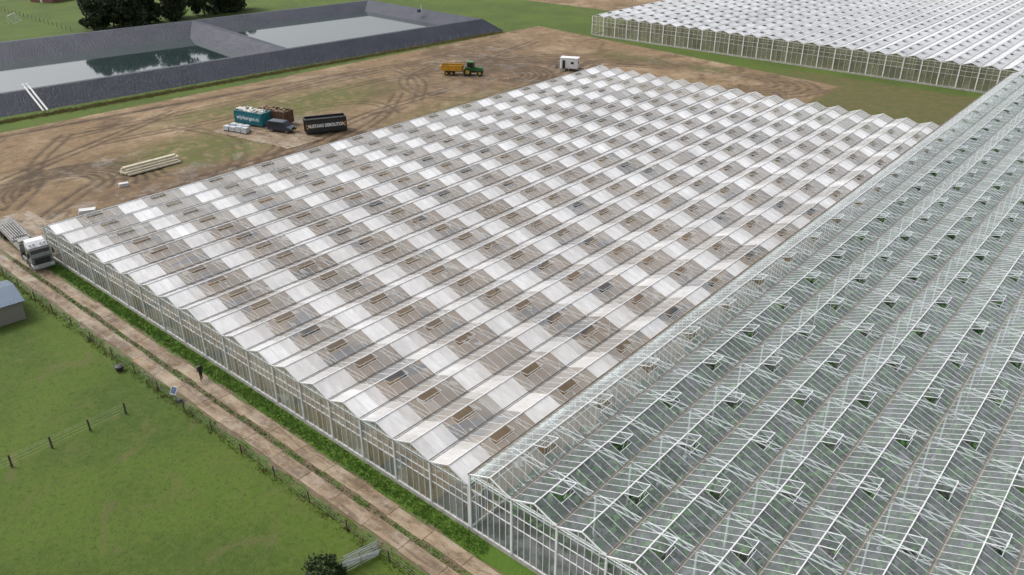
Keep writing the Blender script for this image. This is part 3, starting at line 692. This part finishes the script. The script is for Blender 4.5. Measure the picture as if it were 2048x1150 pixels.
# pile of long cream beams
b=MB(); b.box(-.16,.16,-4.6,4.6,0,.26); me=b.obj('long_beam',CREAM,bevel=.02); bm0=me.data; bpy.data.objects.remove(me)
for lay in range(4):
    for i in range(8-lay*2):
        o=link('long_beam',bm0,None,(-131.6+i*.42+lay*.4+random.uniform(-.03,.03),59+random.uniform(-.35,.35),.12+lay*.29),random.uniform(-.008,.008))
        tag(o,'long cream coloured beam lying in a pile on the soil','beam','pile of cream beams')
b=MB(); b.box(-1.7,1.7,-.07,.07,0,.1); bd=b.obj('support_timber',WOOD,None,(-130,56.5,0)); tag(bd,'short timber bearer under the beam pile','timber','bearers under the beams')
o=link('support_timber',bd.data,None,(-130,61.5,0)); tag(o,'short timber bearer under the beam pile','timber','bearers under the beams')
def bundle(label,loc,rot,L,n,s):
    b=MB()
    for i in range(n):
        for k in range(3): b.box(-L/2+random.uniform(-.1,.1),L/2,i*s*1.1,i*s*1.1+s,k*s*1.05,k*s*1.05+s*.95)
    tag(b.obj('profile_bundle',paint('white_profile',(.66,.67,.66),.5,0,.2),None,loc,rot),label,'bundle')
bundle('small bundle of white profiles on bare soil',(-124.6,51.6,0),math.radians(75),1.4,4,.18)
bundle('stack of white profiles beside the glasshouse corner',(-117.5,42.6,0),math.radians(62),2.2,5,.22)

# ------------------------------------------------------------ pipes on the bank
for k in (0,1):
    b=MB(); p,q=(-179.2,0,.1),(-186.8,0,4.3)
    b.cyl(p,q,.22,n=14); b.cyl((q[0]+.3,0,q[2]-.17),(q[0]-.05,0,q[2]+.03),.28,n=14)
    tag(b.obj('white_pipe',paint('pipe_white',(.78,.78,.78),.4,0,.1),None,(-.6,62.0+k*.8,0)),'white plastic pipe laid over the dark basin bank','pipe','white pipes over the bank')
T=thing('pump_stand','small white pump post on the bank crest','pump',(-196,184.6,3.4))
part(T,'post',lambda b:b.cyl((0,0,0),(0,0,2.6),.12,n=10),CW); part(T,'box',lambda b:b.box(-1.6,-.5,-.4,.4,0,.9),DARK,.03)

# ------------------------------------------------------------ shed
m=NT('corrugated_roof'); m.bump(m.wave(2.2,0,dirn='Y'),.9,.06); CORR=m.fin(m.mix(m.rng(m.wave(2.2,0,dirn='Y'),.2,.8),(.08,.12,.18),(.18,.24,.33)),.5,)
SHW=NT('shed_boards'); SHW=SHW.fin(SHW.mix(SHW.rng(SHW.wave(3,.3,dirn='Z'),.0,.35),(.10,.09,.075),(.30,.28,.25)),.9)
T=thing('shed','small grey shed with blue-grey corrugated roof on grass','shed',(-95.8,22.4,0),math.radians(-6))
part(T,'wall',lambda b:(b.prism([(-3.2,0),(3.2,0),(3.2,2.3),(0,2.95),(-3.2,2.3)],-2.3,2.3)),SHW)
part(T,'roof',lambda b:(b.add([(-3.5,-2.6,2.28),(0,-2.6,3.02),(0,2.6,3.02),(-3.5,2.6,2.28),(3.5,-2.6,2.28),(3.5,2.6,2.28)],[(0,1,2,3),(1,4,5,2)]),b.add([(-3.5,-2.6,2.22),(0,-2.6,2.96),(0,2.6,2.96),(-3.5,2.6,2.22),(3.5,-2.6,2.22),(3.5,2.6,2.22)],[(3,2,1,0),(2,5,4,1)])),CORR)
part(T,'door',lambda b:b.box(-.6,.5,-2.34,-2.30,.05,1.95),WOOD)

def hurdle(loc,rot,lean):
    T=thing('metal_hurdle','galvanised metal livestock hurdle standing by the fence','gate',loc,rot,'metal hurdles by the fence')
    o=part(T,'frame',lambda b:([b.cyl((-1.4,0,.15+.2*k),(1.4,0,.15+.2*k),.025,n=8) for k in range(6)],[b.cyl((x,0,0),(x,0,1.2),.03,n=8) for x in (-1.4,0,1.4)]),STEEL); T.rotation_euler=(lean,0,rot)
hurdle((-36.6,25.7,.0),math.radians(75),.18); hurdle((-36.0,25.3,.0),math.radians(78),-.25); hurdle((-36.3,25.4,.02),math.radians(68),.45)
T=thing('solar_panel','small solar panel on a post powering the meadow fence','solar panel',(-65.4,27.25,0),math.radians(20))
part(T,'post',lambda b:b.cyl((0,0,0),(0,0,.9),.03,n=8),STEEL)
part(T,'panel',lambda b:b.add([(-.3,-.3,.7),(.3,-.3,.7),(.3,.15,1.25),(-.3,.15,1.25),(-.3,-.27,.67),(.3,-.27,.67),(.3,.18,1.22),(-.3,.18,1.22)],[(0,1,2,3),(7,6,5,4),(0,4,5,1),(1,5,6,2),(2,6,7,3),(3,7,4,0)]),paint('solar_cell',(.05,.09,.16),.3))
part(T,'panel_frame',lambda b:[b.beam(p,q,.03) for p,q in (((-.31,-.3,.71),(.31,-.3,.71)),((.31,-.3,.71),(.31,.15,1.26)),((.31,.15,1.26),(-.31,.15,1.26)),((-.31,.15,1.26),(-.31,-.3,.71)))],CW)
part(T,'battery_box',lambda b:b.box(.35,.85,-.5,-.15,0,.35),DARK,.03)
T=thing('feed_tub','black round plastic tub lying in the grass','tub',(-74.2,26.1,0))
part(T,'shell',lambda b:(b.cyl((0,0,0),(0,0,.5),.33,.42,16),b.cyl((0,0,.5),(0,0,.56),.46,.46,16)),DARK); part(T,'lid',lambda b:b.cyl((.02,0,.56),(.02,0,.64),.38,.2,16),DARK)

T=thing('football_goal','white football goal with net on the far lawn','goal',(-297.5,100.5,0),math.radians(-38))
part(T,'frame',lambda b:(b.cyl((-3.66,0,0),(-3.66,0,2.44),.1),b.cyl((3.66,0,0),(3.66,0,2.44),.1),b.cyl((-3.72,0,2.44),(3.72,0,2.44),.1),[b.cyl((x,0,2.44),(x,1.6,0),.05) for x in (-3.66,3.66)],b.cyl((-3.66,1.6,.05),(3.66,1.6,.05),.05)),CW)
part(T,'net',lambda b:([b.beam((-3.6+.6*k,.1,2.35),(-3.6+.6*k,1.55,.05),.012) for k in range(13)],[b.beam((-3.6,.1+.3*k,2.35-.47*k),(3.6,.1+.3*k,2.35-.47*k),.012) for k in range(5)]),CW)

BRK=paint('house_brick',(.26,.13,.09),.9,0,.3,3); RTL=paint('roof_tile',(.12,.07,.055),.8,0,.3,2)
T=thing('house','small brick house with tiled roof beyond the lawn','house',(-338,131,0),math.radians(25))
part(T,'wall',lambda b:b.prism([(-5,0),(5,0),(5,3),(0,6.2),(-5,3)],-7,7),BRK)
part(T,'roof',lambda b:b.prism([(-5.5,2.85),(0,6.4),(5.5,2.85),(5.4,3.1),(0,6.65),(-5.4,3.1)],-7.4,7.4),RTL)
part(T,'chimney',lambda b:b.box(-.5,.5,3,3.8,5.8,7.6),BRK)
for y in (-4.5,-1.5,1.5,4.5): part(T,'window',lambda b:b.box(5.0,5.05,y-.7,y+.7,1.0,2.2),DKGL)
part(T,'door',lambda b:b.box(-.5,.5,-7.05,-7.0,0,2.1),CW)

# ------------------------------------------------------------ trees and bushes
def make_tree(seed,H,R,nl,leaf,trunk_r=.25,low=.15):
    rr=random.Random(seed); b=MB(); clumps=[]
    b.cyl((0,0,-.2),(0,0,H*.45),trunk_r,trunk_r*.6,10); b.cyl((0,0,H*.45),(rr.uniform(-.4,.4),rr.uniform(-.4,.4),H*.85),trunk_r*.6,trunk_r*.15,8)
    for k in range(13):
        z0=H*(.12+.5*k/13); a=rr.random()*6.28; L=R*rr.uniform(.5,1.0); z1=z0+H*rr.uniform(.05,.22)
        e=(math.cos(a)*L,math.sin(a)*L,z1); b.cyl((0,0,z0),e,trunk_r*.3,.03,6); clumps.append((e,R*rr.uniform(.3,.5)))
    for k in range(20):
        a=rr.random()*6.28; z=H*rr.uniform(low,1.0); rad=R*math.sqrt(max(.05,1-((z/H-.45)/.6)**2))*rr.uniform(.3,.95)
        clumps.append(((math.cos(a)*rad,math.sin(a)*rad,z),R*rr.uniform(.25,.45)))
    C=[]
    per=nl//len(clumps)
    for (c,s) in clumps:
        d=rng.normal(size=(per,3)); d/=np.linalg.norm(d,axis=1)[:,None]; d*=(s*rng.random(per)**.45)[:,None]; d[:,2]*=.8; C.append(np.array(c)+d)
    C=np.concatenate(C); C=C[C[:,2]>.15]
    return b,leaf_quads(C,leaf)
protos=[]
for s in range(3):
    H=12+2*s; tb,(V,F)=make_tree(s+1,H,4.4+.3*s,7500,.40,.25,.05)
    T=thing('tree','dark broadleaf tree in the row behind the basin','tree',(0,0,0),0,'tree row behind the basin')
    tb.obj('trunk',WOOD,T); npmesh('crown',V,F,LEAF,T); protos.append(T)
pos=[(-262,112),(-265,118),(-261,123),(-264,129),(-268,115),(-262,135),(-266,124),(-263,148),(-266,154),(-262,158),(-268,140),(-270,158),(-266,163),(-260,118)]
for i,(x,y) in enumerate(pos):
    if i<3: T=protos[i]; T.location=(x,y,0)
    else: T=copy_thing(protos[i%3],(x,y,0),random.random()*6); s=random.uniform(.8,1.12); T.scale=(s,s,s)
tb,(V,F)=make_tree(11,2.2,1.4,4500,.12,.07,.05)
T=thing('bush','dark green leafy bush beside the metal hurdles','bush',(-36.7,22.4,0)); tb.obj('trunk',WOOD,T); npmesh('crown',V,F,leafmat('bush_leaves',(.03,.055,.012),(.07,.11,.025),1.5),T)

def scat(n,x0,x1,y0,y1): return np.c_[x0+rng.random(n)*(x1-x0),y0+rng.random(n)*(y1-y0),np.zeros(n)]
C=np.concatenate([scat(900,-110,-28,26.4,27.6),scat(5000,-106,-30,31.4,32.8),scat(1200,-110,-30,29.3,29.7)])
V,F=tufts(C,.08,5,.14); tag(npmesh('grass_tufts',V,F,GRASSB),'green grass tufts along the road and glasshouse wall','grass',kind='stuff')
C=np.concatenate([scat(160,-112,-30,26.6,27.1)]); yy=45+rng.random(5200)*145; C=np.concatenate([C,np.c_[-179.0+(yy-45)*.0775+rng.normal(size=len(yy))*.7+.8,yy,np.zeros(len(yy))]])
V,F=tufts(C,.34,6,.2); tag(npmesh('dry_grass_tufts',V,F,DRYB),'tall dry ochre grass along fences and basin foot','grass',kind='stuff')

# ------------------------------------------------------------ people
def person(label,loc,rot,jacket,trousers,scale=1.0):
    T=thing('person',label,'person',loc,rot); 
    Vv=[(0,0,.98),(0,0,1.15),(0,0,1.38),(0,0,1.5),(0,.01,1.58),(0,.02,1.68),(0,.01,1.76)]; R_=[(.15,.11),(.15,.11),(.17,.11),(.06,.06),(.065,.07),(.09,.105),(.06,.07)]
    E=[(0,1),(1,2),(2,3),(3,4),(4,5),(5,6)]
    def ch(start,pts,rs):
        p=start
        for q,r_ in zip(pts,rs): Vv.append(q); R_.append((r_,r_)); E.append((p,len(Vv)-1)); p=len(Vv)-1
        return p
    for s in (-1,1):
        ch(0,[(s*.1,0,.9),(s*.11,.02+.05*s,.5),(s*.12,-.02+.06*s,.09),(s*.13,.14+.06*s,.045)],[.1,.065,.045,.04])
        w=ch(2,[(s*.2,0,1.42),(s*.27,-.01,1.12),(s*.26,.12,.92 if s>0 else .98),(s*.25,.17,.86 if s>0 else .94)],[.065,.047,.034,.036])
        hz=Vv[w]
        for k,(dx,L) in enumerate(((-.03,.075),(-.01,.09),(.01,.085),(.03,.07))): ch(w,[(hz[0]+dx,hz[1]+.03,hz[2]-L*.6),(hz[0]+dx,hz[1]+.045,hz[2]-L)],[.010,.008])
        ch(w,[(hz[0]-s*.045,hz[1]+.03,hz[2]-.02),(hz[0]-s*.05,hz[1]+.05,hz[2]-.05)],[.011,.009])
    me=bpy.data.meshes.new('body'); me.from_pydata(Vv,E,[]); o=link('body',me,T)
    md=o.modifiers.new('s','SKIN'); sv=me.skin_vertices[0].data
    for i,r_ in enumerate(R_): sv[i].radius=r_
    sv[0].use_root=True
    o.modifiers.new('ss','SUBSURF').levels=1
    bpy.context.view_layer.update(); m2=bpy.data.meshes.new_from_object(o.evaluated_get(bpy.context.evaluated_depsgraph_get()))
    o.modifiers.clear(); o.data=m2; m2.materials.clear()
    for mm in (trousers,jacket,paint('skin',(.5,.32,.24),.6),DARK): m2.materials.append(mm)
    for p in m2.polygons:
        c=p.center; z=c.z
        p.material_index=3 if z<.12 else (0 if z<.98 and abs(c.x)<.215 else (2 if (z>1.52 or (abs(c.x)>.2 and z<.96)) else 1))
    m2.shade_smooth()
    part(T,'hair',lambda b:b.cyl((0,-.005,1.73),(0,-.005,1.84),.115,.06,10),DARK)
    part(T,'face',lambda b:(b.box(-.045,-.02,.105,.125,1.69,1.705),b.box(.02,.045,.105,.125,1.69,1.705),b.box(-.012,.012,.115,.145,1.64,1.68),b.box(-.03,.03,.105,.12,1.60,1.61)),paint('face_features',(.2,.09,.07),.6))
    T.scale=(scale,)*3; return T
person('person in dark work clothes walking on the slab road',(-66.3,30.5,.08),math.radians(100),paint('dark_jacket',(.02,.022,.03),.8),paint('dark_trousers',(.018,.018,.022),.8),1.06)
person('person in blue overalls standing beside the white cabin',(-123.6,161.2,0),math.radians(160),paint('blue_jacket',(.03,.12,.3),.8),paint('blue_trousers',(.03,.06,.14),.8))

# ------------------------------------------------------------ light, sky, camera
w=bpy.data.worlds.new('World'); scene.world=w; w.use_nodes=True; t=w.node_tree
bg=t.nodes['Background']; sk=t.nodes.new('ShaderNodeTexSky'); sk.sky_type='NISHITA'; sk.sun_disc=False
EL,AZ=50,250
sk.sun_elevation=math.radians(EL); sk.sun_rotation=math.radians(AZ); sk.air_density=1.0; sk.dust_density=5.0
hs=t.nodes.new('ShaderNodeHueSaturation'); hs.inputs['Saturation'].default_value=.3; hs.inputs['Value'].default_value=1.28
t.links.new(sk.outputs[0],hs.inputs['Color']); t.links.new(hs.outputs[0],bg.inputs[0]); bg.inputs[1].default_value=.15
sd=bpy.data.lights.new('sun','SUN'); sd.energy=1.15; sd.angle=math.radians(20); sd.color=(1,.97,.92)
so_=bpy.data.objects.new('sun',sd); COL.objects.link(so_)
dx,dy=math.sin(math.radians(AZ)),math.cos(math.radians(AZ))
v=Vector((dx*math.cos(math.radians(EL)),dy*math.cos(math.radians(EL)),math.sin(math.radians(EL))))
so_.rotation_euler=v.to_track_quat('Z','Y').to_euler(); so_.location=(-50,50,120)
cd=bpy.data.cameras.new('camera'); cd.sensor_width=36; cd.lens=28.44; cd.clip_end=6000; cd.clip_start=.5
co=bpy.data.objects.new('camera',cd); COL.objects.link(co); co.location=CAM; co.rotation_euler=(math.radians(62.4),0,math.radians(40.6)); scene.camera=co
scene.view_settings.view_transform='Standard'; scene.view_settings.look='None'; scene.view_settings.exposure=0
